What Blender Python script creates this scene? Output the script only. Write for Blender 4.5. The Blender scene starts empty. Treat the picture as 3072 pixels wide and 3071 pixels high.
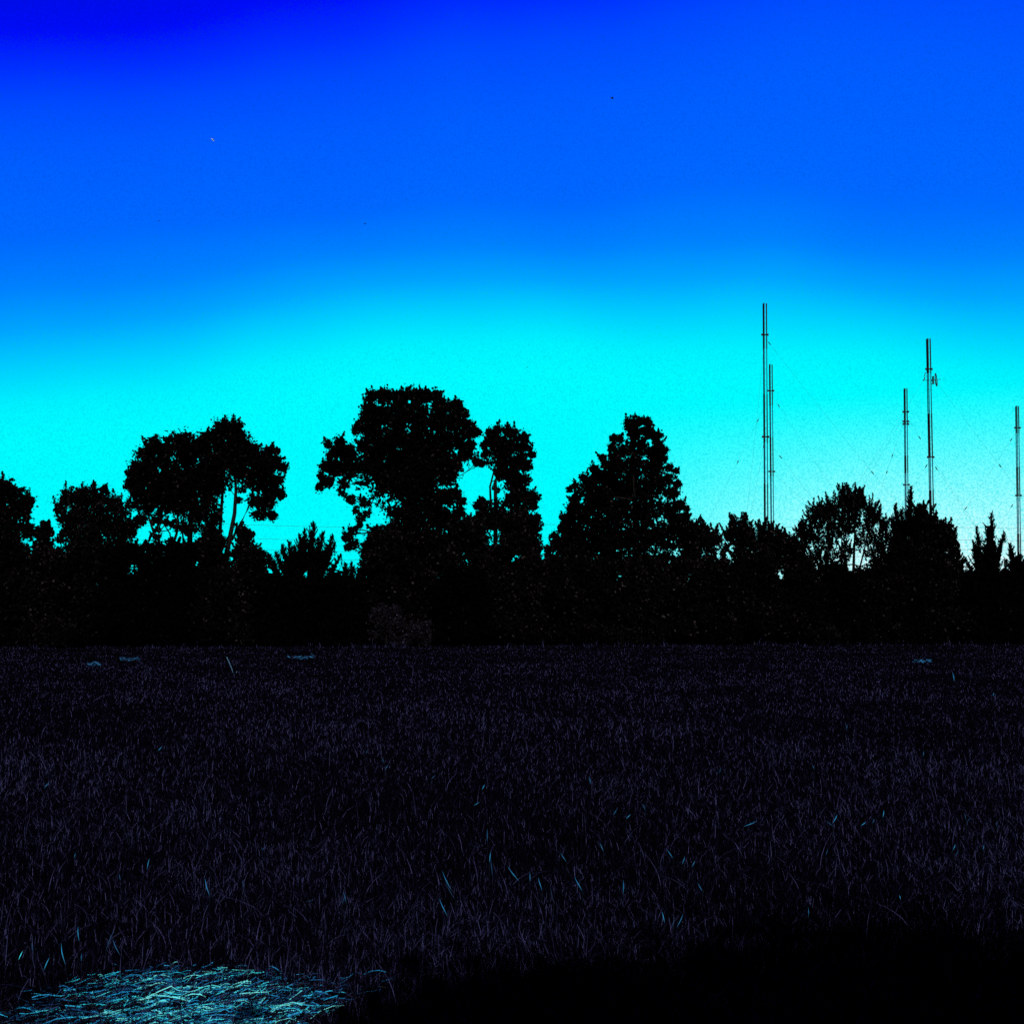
import bpy, math, random
import numpy as np
from mathutils import Vector

random.seed(7)
RNG = np.random.default_rng(11)
C = bpy.context.scene.collection
SC = bpy.context.scene

# ------------------------------------------------------------------ camera
F = 3294.0                      # focal length in pixels of the 3072 px wide photograph
PITCH = math.radians(5.1)
CAM_H = 1.6
cd = bpy.data.cameras.new('camera')
cam = bpy.data.objects.new('camera', cd)
C.objects.link(cam)
cd.sensor_width = 36.0
cd.lens = 36.0 * F / 3072.0
cd.clip_start = 0.05
cd.clip_end = 6000.0
cam.location = (0, 0, CAM_H)
cam.rotation_euler = (math.radians(90) + PITCH, 0, 0)
SC.camera = cam

# ------------------------------------------------------------------ colour management
SC.view_settings.view_transform = 'Standard'
SC.view_settings.look = 'None'
SC.view_settings.exposure = 0.0
SC.view_settings.gamma = 1.0
SC.cycles.max_bounces = 4
SC.cycles.diffuse_bounces = 2
SC.cycles.use_denoising = False

# ------------------------------------------------------------------ sky: evening gradient by direction
W = bpy.data.worlds.new('World')
SC.world = W
W.use_nodes = True
nt = W.node_tree
nt.nodes.clear()
N = nt.nodes.new
L = nt.links.new


def mth(op, a, b=None, c=None, clamp=False):
    n = N('ShaderNodeMath')
    n.operation = op
    n.use_clamp = clamp
    for i, v in enumerate((a, b, c)):
        if v is None:
            continue
        if isinstance(v, (int, float)):
            n.inputs[i].default_value = v
        else:
            L(v, n.inputs[i])
    return n.outputs[0]


tc = N('ShaderNodeTexCoord')
sep = N('ShaderNodeSeparateXYZ')
L(tc.outputs['Generated'], sep.inputs[0])
DEG = 180 / math.pi
el = mth('MULTIPLY', mth('ARCSINE', sep.outputs[2]), DEG)
az = mth('MULTIPLY', mth('ARCTAN2', sep.outputs[0], sep.outputs[1]), DEG)
da = mth('SUBTRACT', az, 3.1)
e1 = mth('ADD', el, mth('MULTIPLY', mth('MULTIPLY', da, da), 0.0042))
hi = mth('DIVIDE', mth('SUBTRACT', el, 18.5), 10.0, clamp=True)
lf = mth('MULTIPLY', mth('DIVIDE', mth('SUBTRACT', -3.0, az), 22.0, clamp=True), 3.4)
rt = mth('MULTIPLY', mth('DIVIDE', az, 18.0, clamp=True), -2.2)
e1 = mth('ADD', e1, mth('MULTIPLY', hi, mth('ADD', lf, rt)))
# faint unevenness of the air
nz = N('ShaderNodeTexNoise')
nz.inputs['Scale'].default_value = 3.0
nz.inputs['Detail'].default_value = 2.0
L(tc.outputs['Generated'], nz.inputs['Vector'])
e1 = mth('ADD', e1, mth('MULTIPLY', mth('SUBTRACT', nz.outputs['Fac'], 0.5), 3.0))
nf = N('ShaderNodeTexNoise')
nf.inputs['Scale'].default_value = 700.0
nf.inputs['Detail'].default_value = 2.0
L(tc.outputs['Generated'], nf.inputs['Vector'])
e1 = mth('ADD', e1, mth('MULTIPLY', mth('SUBTRACT', nf.outputs['Fac'], 0.5), 2.6))
fac = mth('DIVIDE', e1, 90.0, clamp=True)
ramp = N('ShaderNodeValToRGB')
cr = ramp.color_ramp
cr.interpolation = 'LINEAR'


def lin(v):
    v /= 255.0
    return v / 12.92 if v <= 0.04045 else ((v + 0.055) / 1.055) ** 2.4


STOPS = [(0.0, 0.0, 0.97, 0.99), (12.0, 0.0, 0.95, 1.0), (13.6, 0, lin(240), 1), (15.2, 0, lin(208), 1),
         (16.9, 0, lin(163), 1), (18.7, 0, lin(128), 1), (21.0, 0, lin(103), 1), (25.4, 0, lin(90), 1), (28.0, 0, lin(74), 1),
         (30.0, 0, lin(48), 1), (32.0, 0, lin(12), lin(246)), (38, 0.0, 0.004, 0.55), (50, 0.002, 0.01, 0.16), (75, 0.006, 0.008, 0.035), (90, 0.006, 0.006, 0.02)]
cr.elements[0].position = 0.0
cr.elements[0].color = (*STOPS[0][1:], 1)
cr.elements[1].position = 1.0
cr.elements[1].color = (*STOPS[-1][1:], 1)
for s in STOPS[1:-1]:
    k = cr.elements.new(s[0] / 90.0)
    k.color = (*s[1:], 1)
L(fac, ramp.inputs[0])
# pale glow low over the right of the view
gel = mth('DIVIDE', mth('SUBTRACT', 11.0, el), 9.0, clamp=True)
gaz = mth('DIVIDE', mth('SUBTRACT', az, 4.0), 14.0, clamp=True)
gbk = mth('DIVIDE', mth('SUBTRACT', 60.0, az), 25.0, clamp=True)
glow = mth('MULTIPLY', mth('MULTIPLY', mth('MULTIPLY', gel, gel), gaz), gbk)
grain = mth('MAXIMUM', mth('ADD', -0.35, mth('MULTIPLY', nf.outputs['Fac'], 2.7)), 0.0)
glow = mth('MULTIPLY', mth('MULTIPLY', glow, 0.62), grain)
cmb = N('ShaderNodeCombineColor')
L(glow, cmb.inputs[0])
gv = mth('ADD', 1.0, mth('MULTIPLY', mth('SUBTRACT', nf.outputs['Fac'], 0.5), 0.65))
sc3 = N('ShaderNodeVectorMath')
sc3.operation = 'SCALE'
L(ramp.outputs[0], sc3.inputs[0])
L(gv, sc3.inputs['Scale'])
mix = N('ShaderNodeMix')
mix.data_type = 'RGBA'
mix.blend_type = 'ADD'
mix.inputs[0].default_value = 1.0
L(sc3.outputs[0], mix.inputs[6])
L(cmb.outputs[0], mix.inputs[7])
bg = N('ShaderNodeBackground')
bg.inputs['Strength'].default_value = 1.0
L(mix.outputs[2], bg.inputs['Color'])
wo = N('ShaderNodeOutputWorld')
L(bg.outputs[0], wo.inputs['Surface'])

# ------------------------------------------------------------------ sun (low, behind the camera)
sd = bpy.data.lights.new('sun', 'SUN')
sd.energy = 3.2
sd.angle = math.radians(0.5)
sd.color = (1.0, 0.92, 0.88)
sun = bpy.data.objects.new('sun', sd)
C.objects.link(sun)
SUN_EL, SUN_AZ = 27.0, 8.0      # azimuth: where the light comes from, degrees right of straight behind
sv = Vector((math.sin(math.radians(SUN_AZ)) * math.cos(math.radians(SUN_EL)),
             -math.cos(math.radians(SUN_AZ)) * math.cos(math.radians(SUN_EL)), math.sin(math.radians(SUN_EL))))
sun.rotation_euler = sv.to_track_quat('Z', 'Y').to_euler()
sun.location = (0, -20, 30)

# ------------------------------------------------------------------ helpers


def P(x, y, Y):
    """pixel of the photograph at depth Y (metres ahead) -> world point"""
    dx = (x - 1536.0) / F
    u = -(y - 1535.5) / F
    f = math.cos(PITCH) - math.sin(PITCH) * u
    z = math.sin(PITCH) + math.cos(PITCH) * u
    k = Y / f
    return np.array((dx * k, Y, CAM_H + z * k))


def gd(y, h=0.0):
    """distance at which image row y meets height h"""
    u = -(y - 1535.5) / F
    return -(CAM_H - h) * (math.cos(PITCH) - math.sin(PITCH) * u) / (math.sin(PITCH) + math.cos(PITCH) * u)


def px(n, Y):
    return n * Y / F


def tone_mat(name, stops, rough=0.9, spec=0.05, noise=None):
    """colour from the per-face 'tone' attribute (natural variation between leaves or blades)"""
    m = bpy.data.materials.new(name)
    m.use_nodes = True
    t = m.node_tree
    b = t.nodes['Principled BSDF']
    b.inputs['Roughness'].default_value = rough
    b.inputs['Specular IOR Level'].default_value = spec
    a = t.nodes.new('ShaderNodeAttribute')
    a.attribute_name = 'tone'
    r = t.nodes.new('ShaderNodeValToRGB')
    r.color_ramp.elements[0].position = stops[0][0]
    r.color_ramp.elements[0].color = (*stops[0][1], 1)
    r.color_ramp.elements[1].position = stops[-1][0]
    r.color_ramp.elements[1].color = (*stops[-1][1], 1)
    for p, c in stops[1:-1]:
        e = r.color_ramp.elements.new(p)
        e.color = (*c, 1)
    t.links.new(a.outputs['Fac'], r.inputs[0])
    t.links.new(r.outputs[0], b.inputs['Base Color'])
    return m


def noise_mat(name, c1, c2, scale=3.0, rough=0.9, spec=0.1, bump=0.0, metal=0.0):
    m = bpy.data.materials.new(name)
    m.use_nodes = True
    t = m.node_tree
    b = t.nodes['Principled BSDF']
    b.inputs['Roughness'].default_value = rough
    b.inputs['Specular IOR Level'].default_value = spec
    b.inputs['Metallic'].default_value = metal
    c = t.nodes.new('ShaderNodeTexCoord')
    n = t.nodes.new('ShaderNodeTexNoise')
    n.inputs['Scale'].default_value = scale
    n.inputs['Detail'].default_value = 6
    r = t.nodes.new('ShaderNodeValToRGB')
    r.color_ramp.elements[0].position = 0.35
    r.color_ramp.elements[0].color = (*c1, 1)
    r.color_ramp.elements[1].position = 0.68
    r.color_ramp.elements[1].color = (*c2, 1)
    t.links.new(c.outputs['Object'], n.inputs['Vector'])
    t.links.new(n.outputs['Fac'], r.inputs[0])
    t.links.new(r.outputs[0], b.inputs['Base Color'])
    if bump:
        bp = t.nodes.new('ShaderNodeBump')
        bp.inputs['Strength'].default_value = bump
        t.links.new(n.outputs['Fac'], bp.inputs['Height'])
        t.links.new(bp.outputs[0], b.inputs['Normal'])
    return m


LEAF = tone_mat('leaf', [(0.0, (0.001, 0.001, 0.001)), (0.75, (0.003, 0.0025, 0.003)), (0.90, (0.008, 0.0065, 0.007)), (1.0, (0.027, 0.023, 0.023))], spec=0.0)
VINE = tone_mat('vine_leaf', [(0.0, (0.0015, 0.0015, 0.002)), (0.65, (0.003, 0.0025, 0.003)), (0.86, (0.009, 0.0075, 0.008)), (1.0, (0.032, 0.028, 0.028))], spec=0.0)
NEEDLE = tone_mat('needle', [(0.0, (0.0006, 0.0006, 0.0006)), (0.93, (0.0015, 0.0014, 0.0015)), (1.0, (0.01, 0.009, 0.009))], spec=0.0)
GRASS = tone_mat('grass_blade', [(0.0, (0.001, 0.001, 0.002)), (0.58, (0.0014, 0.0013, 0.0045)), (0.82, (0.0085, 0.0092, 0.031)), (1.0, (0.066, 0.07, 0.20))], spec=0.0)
PALE = tone_mat('dry_blade', [(0.0, (0.002, 0.003, 0.006)), (0.3, (0.012, 0.07, 0.17)), (0.7, (0.02, 0.25, 0.5)), (1.0, (0.05, 0.85, 0.97))], rough=0.7, spec=0.1)
STRAW = tone_mat('straw', [(0.0, (0.001, 0.002, 0.004)), (0.4, (0.003, 0.01, 0.035)), (0.55, (0.006, 0.06, 0.20)), (0.72, (0.015, 0.42, 0.85)), (0.86, (0.03, 0.85, 0.99)), (1.0, (0.2, 0.97, 0.98))], rough=0.6, spec=0.2)
BARK = noise_mat('bark', (0.002, 0.002, 0.002), (0.008, 0.007, 0.007), 9, bump=0.6)
SOIL = noise_mat('field_soil', (0.001, 0.0008, 0.0015), (0.004, 0.003, 0.006), 2.2, rough=1, spec=0.0, bump=0.4)
RED = noise_mat('dark_red_paint', (0.012, 0.004, 0.006), (0.02, 0.006, 0.01), 4, rough=0.6)
WHITE = noise_mat('faded_paint', (0.01, 0.05, 0.12), (0.015, 0.09, 0.2), 4, rough=0.5)
STEEL = noise_mat('dull_steel', (0.015, 0.015, 0.02), (0.04, 0.04, 0.05), 6, rough=0.6)
WIRE = noise_mat('cable', (0.02, 0.03, 0.035), (0.05, 0.06, 0.07), 6, rough=0.6)
CERAMIC = noise_mat('insulator_glaze', (0.01, 0.01, 0.012), (0.03, 0.02, 0.02), 6, rough=0.5)
FEATHER = noise_mat('dark_feathers', (0.01, 0.01, 0.012), (0.03, 0.03, 0.035), 30)
PALEFEATHER = noise_mat('pale_feathers', (0.5, 0.85, 0.85), (0.8, 0.95, 0.95), 30)


class MB:
    """collects vertices and faces, then links them as ONE mesh object"""

    def __init__(s):
        s.v, s.f, s.t, s.n = [], [], [], 0

    def add(s, verts, faces, tone=0.5):
        verts = np.asarray(verts, float).reshape(-1, 3)
        s.v.append(verts)
        s.f.extend([tuple(i + s.n for i in f) for f in faces])
        s.t.append(np.full(len(verts), tone))
        s.n += len(verts)

    def tube(s, pts, radii, sides=6, tone=0.5, caps=True):
        pts = [np.asarray(p, float) for p in pts]
        rings = []
        for i, p in enumerate(pts):
            a = pts[max(i - 1, 0)]
            b = pts[min(i + 1, len(pts) - 1)]
            d = b - a
            d /= (np.linalg.norm(d) + 1e-9)
            h = np.array((0, 0, 1.0)) if abs(d[2]) < 0.9 else np.array((1.0, 0, 0))
            e = np.cross(d, h)
            e /= np.linalg.norm(e)
            g = np.cross(d, e)
            for k in range(sides):
                q = 2 * math.pi * k / sides
                rings.append(p + radii[i] * (math.cos(q) * e + math.sin(q) * g))
        fs = []
        for i in range(len(pts) - 1):
            for k in range(sides):
                k2 = (k + 1) % sides
                fs.append((i * sides + k, i * sides + k2, (i + 1) * sides + k2, (i + 1) * sides + k))
        if caps:
            fs.append(tuple(range(sides))[::-1])
            fs.append(tuple((len(pts) - 1) * sides + k for k in range(sides)))
        s.add(rings, fs, tone)

    def build(s, name, mat, parent=None, loc=None):
        v = np.concatenate(s.v)
        if loc is not None:
            v = v - np.asarray(loc)
        me = bpy.data.meshes.new(name)
        me.from_pydata(v.tolist(), [], s.f)
        at = me.attributes.new('tone', 'FLOAT', 'POINT')
        at.data.foreach_set('value', np.concatenate(s.t).astype(np.float32))
        me.materials.append(mat)
        o = bpy.data.objects.new(name, me)
        C.objects.link(o)
        if parent is not None:
            o.parent = parent
            if loc is None:
                o.location = -Vector(parent.location)
        elif loc is not None:
            o.location = loc
        return o


def poly_cloud(name, verts, k, tone, mat, parent=None, loc=(0, 0, 0)):
    """many separate k-gons in one mesh; verts (n,k,3), tone (n,)"""
    n = len(verts)
    v = (verts - np.asarray(loc)).reshape(-1, 3)
    me = bpy.data.meshes.new(name)
    me.vertices.add(n * k)
    me.loops.add(n * k)
    me.polygons.add(n)
    me.vertices.foreach_set('co', v.astype(np.float32).ravel())
    me.loops.foreach_set('vertex_index', np.arange(n * k, dtype=np.int32))
    me.polygons.foreach_set('loop_start', (np.arange(n) * k).astype(np.int32))
    me.update(calc_edges=True)
    at = me.attributes.new('tone', 'FLOAT', 'POINT')
    at.data.foreach_set('value', np.repeat(tone, k).astype(np.float32))
    me.materials.append(mat)
    o = bpy.data.objects.new(name, me)
    C.objects.link(o)
    if parent is not None:
        o.parent = parent
    else:
        o.location = loc
    return o


def unit(a):
    return a / (np.linalg.norm(a, axis=-1, keepdims=True) + 1e-9)


def rdir(n):
    return unit(RNG.normal(size=(n, 3)))


SHAPE = np.array([(-1, 0), (-0.45, 0.62), (0.35, 0.60), (1.0, 0.0), (0.35, -0.60), (-0.45, -0.62)])


def leaves(cen, size, axis=None, narrow=1.0):
    """oval leaves at the points cen, half length size, random facing"""
    n = len(cen)
    a = rdir(n) if axis is None else unit(axis)
    b = unit(np.cross(a, rdir(n)))
    s = size[:, None, None]
    curl = np.cross(a, b)
    x = SHAPE[None, :, 0:1]
    y = SHAPE[None, :, 1:2] * narrow
    return cen[:, None, :] + s * (x * a[:, None, :] + y * b[:, None, :] + 0.18 * (x * x) * curl[:, None, :])


def tones(n, p=1.0):
    return RNG.random(n) ** p


def tag(o, label=None, cat=None, group=None, kind=None):
    if label:
        o['label'] = label
    if cat:
        o['category'] = cat
    if group:
        o['group'] = group
    if kind:
        o['kind'] = kind
    return o


def empty(name, loc):
    o = bpy.data.objects.new(name, None)
    C.objects.link(o)
    o.location = [float(q) for q in loc]
    o.empty_display_size = 0.3
    return o


def bend(a, b, n=6, sag=0.12, wob=0.05):
    a, b = np.asarray(a), np.asarray(b)
    L_ = np.linalg.norm(b - a)
    off = RNG.normal(size=3) * L_ * wob
    pts = []
    for i in range(n):
        t = i / (n - 1)
        p = a * (1 - t) + b * t
        p = p + off * math.sin(math.pi * t)
        p[2] -= sag * L_ * math.sin(math.pi * t) * (1 - t)
        pts.append(p)
    return pts


# ------------------------------------------------------------------ ground
def edge_depth(x):
    """distance of the field's far edge under image column x"""
    return 47.5 + (x / 3072.0) * 5.0


gm = MB()
n = 90
xs = np.concatenate([np.linspace(-2500, -70, 12), np.linspace(-60, 60, n), np.linspace(70, 2500, 12)])
ys = np.concatenate([np.linspace(-600, -12, 8), np.linspace(-8, 64, n), np.linspace(72, 4000, 16)])
XX, YY = np.meshgrid(xs, ys)
ZZ = 0.035 * np.sin(XX * 0.9 + 1.3 * np.sin(YY * 0.4)) * np.cos(YY * 0.7) * (np.abs(XX) < 60) * (YY < 64) * (YY > -8)
V = np.stack([XX, YY, ZZ - 0.03], -1).reshape(-1, 3)
nx = len(xs)
gm.add(V, [(j * nx + i, j * nx + i + 1, (j + 1) * nx + i + 1, (j + 1) * nx + i) for j in range(len(ys) - 1) for i in range(nx - 1)])
tag(gm.build('ground', SOIL), kind='structure')

# ------------------------------------------------------------------ trees
TREES = 'trees of the hedgerow across the field'


def crown_cloud(blobs, D, leaf=0.066, dens=1.0, shoots=0.5, shoot_len=32, depth=None):
    """leaf clumps round the blobs (x, y, r in photograph pixels[, density])"""
    xs_ = [b[0] for b in blobs]
    half = depth if depth else min(1.5, max(0.8, px((max(xs_) - min(xs_)) * 0.5, D) * 0.75))
    out, tn, centres = [], [], []
    for b in blobs:
        x, y, r = b[:3]
        dd = b[3] if len(b) > 3 else 1.0
        R = px(r * 1.10 + 2.5, D)
        Yc = D + RNG.uniform(-half, half) * 0.8
        c = P(x, y, Yc)
        centres.append(c)
        # sprays of leaves in the clump, thicker to its rim
        ns = max(8, int(R * R * 60 * dens * dd * dd) + int(R * 26 * dd))
        d = rdir(ns)
        rs = 0.085 + 0.05 * RNG.random(ns)
        rad = np.maximum(0.02, (R - rs * 0.75)) * (RNG.random(ns) ** 0.36)
        sc = c + d * rad[:, None] * np.array((1.0, 1.15, 0.97))
        m = 13
        off = rdir(ns * m).reshape(ns, m, 3) * (rs[:, None] * RNG.random((ns, m)) ** 0.45)[..., None]
        pts = (sc[:, None, :] + off).reshape(-1, 3)
        size = leaf * RNG.uniform(0.55, 1.15, len(pts))
        out.append(leaves(pts, size, narrow=1.05))
        tn.append(tones(len(pts)) * np.repeat(RNG.uniform(0.6, 1.0, ns), m))
        # loose leaves that tie one clump to the next
        nl = int(R * R * 340 * dens * dd ** 3)
        if nl:
            pl_ = c + rdir(nl) * (R * 1.22 * RNG.random(nl) ** 0.5)[:, None]
            out.append(leaves(pl_, leaf * RNG.uniform(0.5, 1.2, nl)))
            tn.append(tones(nl))
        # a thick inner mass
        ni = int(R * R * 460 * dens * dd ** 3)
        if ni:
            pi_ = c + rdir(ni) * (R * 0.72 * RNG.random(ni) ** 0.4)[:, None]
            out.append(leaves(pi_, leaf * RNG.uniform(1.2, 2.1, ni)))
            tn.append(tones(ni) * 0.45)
        # upright shoots that stick out of the clump
        nh = int(shoots * R * 20)
        for q in range(nh):
            dirn = rdir(1)[0]
            dirn[2] = abs(dirn[2]) + 0.15
            dirn = unit(dirn)
            st = c + dirn * R * 0.75
            up = unit(dirn * 0.55 + np.array((0, 0, 0.8)) + RNG.normal(size=3) * 0.2)
            ln = px(RNG.uniform(0.5, 1.2) * shoot_len, D)
            k = int(12 + ln * 80)
            t = RNG.random(k)
            pts = st + up * (t * ln)[:, None] + RNG.normal(size=(k, 3)) * (0.05 * (1.15 - t))[:, None]
            out.append(leaves(pts, leaf * RNG.uniform(0.6, 1.1, k), axis=up + RNG.normal(size=(k, 3)) * 0.9))
            tn.append(tones(k))
    return np.concatenate(out), np.concatenate(tn), centres


def tree(name, label, cat, D, base_x, blobs, trunks=None, fork=None, leaf=0.066, dens=1.0, shoots=0.5, shoot_len=32, mat=None,
         trunk_r=0.16, group='trees of the hedgerow across the field', limbs=True, depth=None):
    """base_x: column of the trunk's foot; fork: (x, y) where limbs leave the trunk"""
    if group == TREES:
        D = edge_depth(base_x) + 2.3 + (D - 47) * 0.4
    base = P(base_x, 1800, D)
    base[2] = -0.05
    root = empty(name, base)
    tag(root, label, cat, group)
    v, t, cen = crown_cloud(blobs, D, leaf, dens, shoots, shoot_len, depth)
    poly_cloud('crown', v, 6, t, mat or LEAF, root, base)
    mb = MB()
    fx, fy = fork if fork else (base_x, sum(b[1] for b in blobs) / len(blobs) + 30)
    fk = P(fx, fy, D)
    pts = bend(base, fk, 8, 0, 0.02)
    mb.tube(pts, [trunk_r * (1.25 - 0.65 * i / 7) for i in range(8)], 8)
    for tr in (trunks or []):
        pp = [P(a, b_, D + RNG.uniform(-.2, .2)) for a, b_ in tr[0]]
        mb.tube(pp, [tr[1] * (1 - 0.6 * i / max(1, len(pp) - 1)) for i in range(len(pp))], 7)
    if limbs:
        nodes = [(np.array(p_), 0.0) for p_ in pts[4:]]
        rest = sorted(cen, key=lambda c: np.linalg.norm(c - fk))
        links = []
        for c in rest:
            j = min(range(len(nodes)), key=lambda q_: np.linalg.norm(nodes[q_][0] - c) + 0.25 * nodes[q_][1])
            d_ = np.linalg.norm(nodes[j][0] - c)
            links.append((nodes[j][0], c, nodes[j][1]))
            nodes.append((c, nodes[j][1] + d_))
        for (a_, c, pl) in links:
            r0 = max(0.012, trunk_r * 0.36 / (1 + 0.9 * pl))
            lp = bend(a_, c, 6, 0.08, 0.07)
            mb.tube(lp, [r0 * (1 - 0.45 * i / 5) for i in range(6)], 5)
            for q in range(2):
                e_ = c + rdir(1)[0] * 0.45
                mb.tube([lp[3], (lp[4] + e_) / 2, e_], [r0 * 0.35, r0 * 0.22, 0.005], 4)
    mb.build('trunk', BARK, root, base)
    return root


def auto_blobs(x, top, hw, bottom=1925, r=34, n=None, dd=1.0):
    """clumps filling a rounded bush from its top down to the field"""
    out = []
    h = bottom - top
    n = n or int(max(6, h * hw * 2 / (r * r * 1.3)))
    for i in range(n):
        q = RNG.random()
        y = top + r * 0.8 + (h - r * 1.4) * (i / max(1, n - 1))
        f = (y - top) / h
        w = hw * min(1.0, 0.40 + 1.35 * f ** 0.7)
        out.append((x + RNG.uniform(-1, 1) * max(4, w - r * 0.6), y, r * RNG.uniform(0.8, 1.15), dd))
    out.append((x, top + r * 0.75, r * 0.75, dd))
    for i in range(7):
        q = RNG.uniform(-0.85, 0.85)
        out.append((x + q * hw, top + r * 0.4 + 26 * q * q * RNG.uniform(0.3, 1.6) + RNG.uniform(-10, 12), r * RNG.uniform(0.3, 0.5), dd * 0.9))
    return out


def cedar(name, label, D, leaders, fr=34, group='evergreens in the hedgerow', cat='cedar', spread=1.0):
    """leaders: (apex x, apex y, half width at foot, foot y[, thinness]); up-swept scaly sprays"""
    x0 = sum(l[0] for l in leaders) / len(leaders)
    D = edge_depth(x0) + 1.0
    base = P(x0, 1800, D)
    base[2] = -0.05
    root = empty(name, base)
    tag(root, label, cat, group)
    out, tn = [], []
    mb = MB()
    for li, (ax, ay, hw, fy) in enumerate(leaders):
        Dl = D + (0 if li == 0 else RNG.uniform(-0.8, 0.8))
        top = P(ax, ay, Dl)
        foot = P(ax + (x0 - ax) * 0.5, fy, Dl)
        Hh = top[2] - foot[2]
        mb.tube([base if li == 0 else foot, (foot + top) / 2, top], [0.11, 0.05, 0.008], 6)
        HW = px(hw, Dl)
        # scaly growth along the leader's own tip
        nb = int(fr * Hh)
        for b in range(nb):
            t = (b + RNG.random()) / nb          # 0 top .. 1 foot
            Lb = HW * (t ** 1.0) * RNG.uniform(0.5, 1.25) + 0.06
            aa = RNG.uniform(0, 2 * math.pi)
            lift = 1.25 - 0.5 * t + RNG.normal() * 0.3
            s0 = top * (1 - t) + foot * t
            d0 = unit(np.array((math.cos(aa), math.sin(aa), 0.15)))
            kk = int(12 + Lb * 110)
            u = RNG.random(kk)
            cx = s0 + d0 * (u * Lb)[:, None]
            cx[:, 2] += lift * Lb * (0.35 * u + 0.65 * u ** 2)
            tan = d0[None, :] + np.array((0, 0, 1.0)) * (lift * (0.35 + 1.3 * u))[:, None]
            w = (0.026 + 0.040 * Lb) * (1.05 - u)
            cx = cx + RNG.normal(size=(kk, 3)) * w[:, None]
            out.append(leaves(cx, RNG.uniform(0.03, 0.075, kk), axis=unit(tan) + RNG.normal(size=(kk, 3)) * 0.28, narrow=0.42))
            tn.append(tones(kk))
        nc = int(260 * Hh * max(0.3, HW))
        t = 0.22 + 0.78 * RNG.random(nc) ** 0.7
        cc = top * (1 - t)[:, None] + foot * t[:, None]
        cc = cc + rdir(nc) * (HW * 0.55 * t * RNG.random(nc) ** 0.5)[:, None]
        out.append(leaves(cc, RNG.uniform(0.08, 0.16, nc), narrow=0.8))
        tn.append(tones(nc) * 0.8)
        k = int(60 * min(1.2, Hh))
        u = RNG.random(k)
        tip = top[None, :] - np.array((0, 0, 1.0)) * (u * 0.55)[:, None] + RNG.normal(size=(k, 3)) * (0.012 + 0.05 * u)[:, None]
        out.append(leaves(tip, RNG.uniform(0.03, 0.07, k), axis=np.array((0, 0, 1.0)) + RNG.normal(size=(k, 3)) * 0.35, narrow=0.4))
        tn.append(tones(k))
    # skirt down to the ground
    wmax = max(px(abs(l[0] - x0) + l[2], D) for l in leaders)
    fz = P(x0, max(l[3] for l in leaders), D)[2]
    nk = int(1500 * wmax * max(fz, 0.5) * spread)
    pts = np.stack([base[0] + RNG.uniform(-1, 1, nk) * wmax, D + RNG.uniform(-1, 1, nk) * min(1.6, wmax * 0.8), RNG.uniform(0, fz * 1.15, nk)], -1)
    out.append(leaves(pts, RNG.uniform(0.08, 0.17, nk), narrow=0.6, axis=np.array((0, 0, 0.8)) + RNG.normal(size=(nk, 3)) * 0.6))
    tn.append(tones(nk) * 0.8)
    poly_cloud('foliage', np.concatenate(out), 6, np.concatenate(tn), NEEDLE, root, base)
    mb.build('trunk', BARK, root, base)
    return root


TREES = 'trees of the hedgerow across the field'
BUSH = 'bushes under the trees across the field'


tree('broadleaf_tree', 'round leafy tree cut off by the left edge of the view', 'tree', 46.5, 10,
     [(-40, 1480, 45), (8, 1470, 42), (50, 1488, 34), (82, 1508, 22), (22, 1535, 45), (74, 1540, 22), (-20, 1540, 40), (60, 1575, 26, .7), (20, 1600, 40), (84, 1592, 26), (-30, 1610, 40)],
     fork=(5, 1580), shoots=0.25, shoot_len=22)
tree('broadleaf_tree', 'small domed tree between the left edge tree and the tall twin crowned tree', 'tree', 46.2, 265,
     [(200, 1497, 22), (196, 1478, 10), (180, 1524, 20), (186, 1551, 16), (228, 1500, 32), (262, 1488, 32), (300, 1492, 34), (340, 1512, 30), (366, 1532, 22),
      (260, 1550, 62), (320, 1560, 54), (216, 1560, 34), (350, 1595, 44), (285, 1620, 55), (225, 1620, 46), (370, 1570, 26), (390, 1600, 22), (300, 1670, 50), (370, 1660, 40), (220, 1680, 44), (192, 1592, 12, .7), (180, 1618, 12, .6)],
     shoots=0.5, shoot_len=24, leaf=0.056, mat=VINE)
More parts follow.
